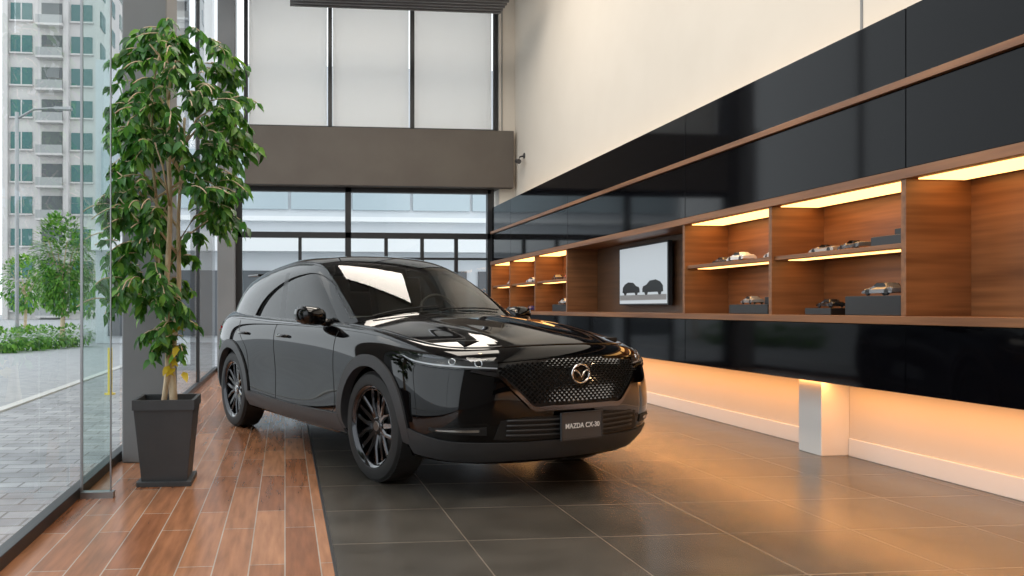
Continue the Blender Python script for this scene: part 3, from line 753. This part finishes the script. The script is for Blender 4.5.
panel('belt_trim',[(-.72,.86,.998),(-1.4,.86,1.005),(-2.0,.86,1.015),(-2.7,.86,1.04)],[(-.72,.86,.985),(-1.4,.86,.992),(-2.0,.86,1.002),(-2.7,.86,1.028)],.004,P_dchrome,nu=40,nv=2,skirt=.01)
mb=MB()
for s in (1,-1):
    base=Vector((-.80,s*.93,1.035))
    rings=[(-.07,.35),(-.055,.8),(-.02,1.),(.03,.98),(.075,.8),(.10,.45),(.108,.1)]
    V=[];n_=16
    for (dx_,k) in rings:
        for j in range(n_):
            t=2*math.pi*j/n_; cy=math.copysign(abs(math.cos(t))**.7,math.cos(t)); cz=math.copysign(abs(math.sin(t))**.7,math.sin(t))
            V.append((base.x+dx_,base.y+.115*k*cy,base.z+.068*k*cz+.01*cy*s))
    Fm=[]
    for i in range(len(rings)-1):
        for j in range(n_): Fm.append((i*n_+j,i*n_+(j+1)%n_,(i+1)*n_+(j+1)%n_,(i+1)*n_+j))
    Fm.append(tuple(range(n_))[::-1]); Fm.append(tuple(range((len(rings)-1)*n_,len(rings)*n_)))
    mb.raw(V,Fm,0)
    mb.tube([(-.76,s*.78,.985),(-.79,s*.86,.99)],[.03,.024],8)
mb.build('mirrors',[P_paint],CAR,smooth=True)
panel('tail_lamp',[(-3.05,.88,.93),(-3.3,.78,.94),(-3.42,.5,.94)],[(-3.05,.88,.90),(-3.3,.80,.86),(-3.42,.5,.86)],.01,P_red,nu=20,nv=3)
b=MB(); b.box(-3.28,-2.98,-.50,.50,1.40,1.425); b.build('spoiler',[P_paint],CAR,bev=.01)
mb=MB()
for (y0_,y1_) in ((-.62,-.05),(-.05,.50)):
    pts=[]
    for k in range(9):
        t=k/8; q,n=snap(Vector((-.44-.05*t,y0_+(y1_-y0_)*t,1.07)),.012,BVG); pts.append(q)
    mb.tube(pts,.006,6)
mb.build('wipers',[P_dark],CAR)
b=MB(); b.box(-.95,-.5,-.68,.68,.88,1.03); b.build('dashboard',[P_int],CAR,bev=.04)
b=MB()
for s in (-.36,.36):
    b.box(-1.75,-1.25,s-.25,s+.25,.8,.98)
    M=Matrix.Translation((-1.72,s,.95))@Matrix.Rotation(math.radians(-14),4,'Y'); b.box(-.07,.07,-.24,.24,0,.42,0,M); b.box(-.05,.05,-.13,.13,.43,.54,0,M)
b.box(-2.62,-2.45,-.62,.62,.85,1.25)
b.build('seats',[new_mat('seat_fabric',(.06,.055,.05),.7)],CAR,bev=.03)
b=MB(); pts=[]
for k in range(33):
    t=2*math.pi*k/32; pts.append((-1.08+.06*math.sin(t)*-1,.36+.18*math.cos(t),1.03+.165*math.sin(t)))
b.tube(pts,.014,8); b.tube([(-1.08,.2,1.03),(-1.08,.52,1.03)],.018,6); b.tube([(-1.08,.36,1.03),(-.9,.36,.98)],.03,8)
b.build('steering_wheel',[P_int],CAR,smooth=True)
def wheel(name,x,s):
    e=bpy.data.objects.new(name,None); COL.objects.link(e); e.parent=CAR; e.location=(x,s*.77,RW+.001); e.rotation_euler=(0,random.uniform(0,1),0 if s>0 else math.pi)
    t=MB(); t.lathe([(.250,-.095),(.264,-.108),(.298,-.112),(.327,-.105),(.340,-.09),(.345,-.06),(.345,.06),(.340,.085),(.327,.103),(.298,.111),(.264,.108),(.250,.095)],72)
    for k in range(72):
        a=2*math.pi*k/72; Mx=Matrix.Rotation(a,4,'Y')@Matrix.Translation((.3425,0,0))
        t.box(-.003,.0025,-.085,-.02,-.011,.011,0,Mx); t.box(-.003,.0025,.02,.085,-.007,.015,0,Mx)
    t.build('tyre',[P_tyre],e,smooth=True).modifiers.new('es','EDGE_SPLIT').split_angle=math.radians(35)
    r=MB(); r.lathe([(.18,-.09),(.215,-.095),(.236,-.10),(.236,-.09),(.212,-.07),(.205,.03),(.214,.085),(.236,.092),(.242,.10),(.236,.106),(.224,.098),(.214,.080),(.205,.03)],72,0)
    for k in range(5):
        for sg in (-1,1):
            a0=2*math.pi*k/5+sg*.07; a1=2*math.pi*k/5+sg*.30
            prs=[(.045,a0*1.0,.062,.022,.03),(.12,(a0*.6+a1*.4),.075,.014,.026),(.218,a1,.082,.013,.02)]
            V=[]
            for (rr,a,h,hw,th) in prs:
                c=Vector((rr*math.cos(a),0,rr*math.sin(a))); tn=Vector((-math.sin(a),0,math.cos(a)))
                V+=[c+tn*hw+Vector((0,h-.008,0)),c+tn*hw*.45+Vector((0,h,0)),c-tn*hw*.45+Vector((0,h,0)),c-tn*hw+Vector((0,h-.008,0)),c-tn*hw*.8+Vector((0,h-th,0)),c+tn*hw*.8+Vector((0,h-th,0))]
            Fs=[]
            for i in range(2):
                for j in range(6): Fs.append((i*6+j,i*6+(j+1)%6,(i+1)*6+(j+1)%6,(i+1)*6+j))
            r.raw(V,Fs,0)
        a=2*math.pi*(k+.5)/5; Mx=Matrix.Rotation(-a,4,'Y'); r.raw([(.05,.055,-.016),(.05,.055,.016),(.216,.076,.010),(.216,.076,-.010),(.05,.03,-.016),(.05,.03,.016),(.216,.055,.010),(.216,.055,-.010)],[(0,1,2,3),(0,3,7,4),(1,5,6,2)],0,Mx)
    r.lathe([(0,.066),(.045,.066),(.055,.058),(.06,.03),(.06,0)],32,0)
    r.lathe([(0,.070),(.028,.070),(.030,.066)],24,2)
    for k in range(5):
        a=2*math.pi*(k+.5)/5; r.lathe([(0,.064),(.008,.064),(.009,.05)],8,1,Matrix.Translation((.042*math.cos(a),0,.042*math.sin(a))))
    ro=r.build('rim',[P_rim,P_dark,P_chrome],e,smooth=True); ro.modifiers.new('es','EDGE_SPLIT').split_angle=math.radians(30); ro.scale=(1.08,1,1.08)
    d=MB(); d.lathe([(0,.02),(.075,.02),(.08,.0),(.155,.0),(.155,-.02),(0,-.02)],48,0); d.lathe([(.215,-.08),(0,-.08)],48,1)
    Mx=Matrix.Rotation(.6,4,'Y'); d.box(.09,.17,-.045,.03,-.06,.06,2,Mx)
    d.build('brake',[P_disc,P_dark,P_dark],e)
for n_,x_ in (('wheel_front',0),('wheel_rear',-2.655)):
    for s in (1,-1): wheel(n_+('_l' if s>0 else '_r'),x_,s)
# ---------------------------------------------------------------- lights
for (x,y,p) in ((1.6,1.5,165),(1.6,6,165),(1.6,10.5,175)):
    area('ceiling_light',(x,y,6.7),(0,0,0),2.6,2.2,p,(1,.91,.80))
    box('ceiling_light_panel',x-1.34,x+1.34,y-1.14,y+1.14,6.72,6.90,M_frame,bev=.01)
for (x,y) in ((3.0,3.2),(2.9,5.2),(2.7,7.6),(2.8,10)):
    spot('track_spot',(x-1.2,y,6.3),(x,y,0),220,(1,.60,.30),42,.8,.08)
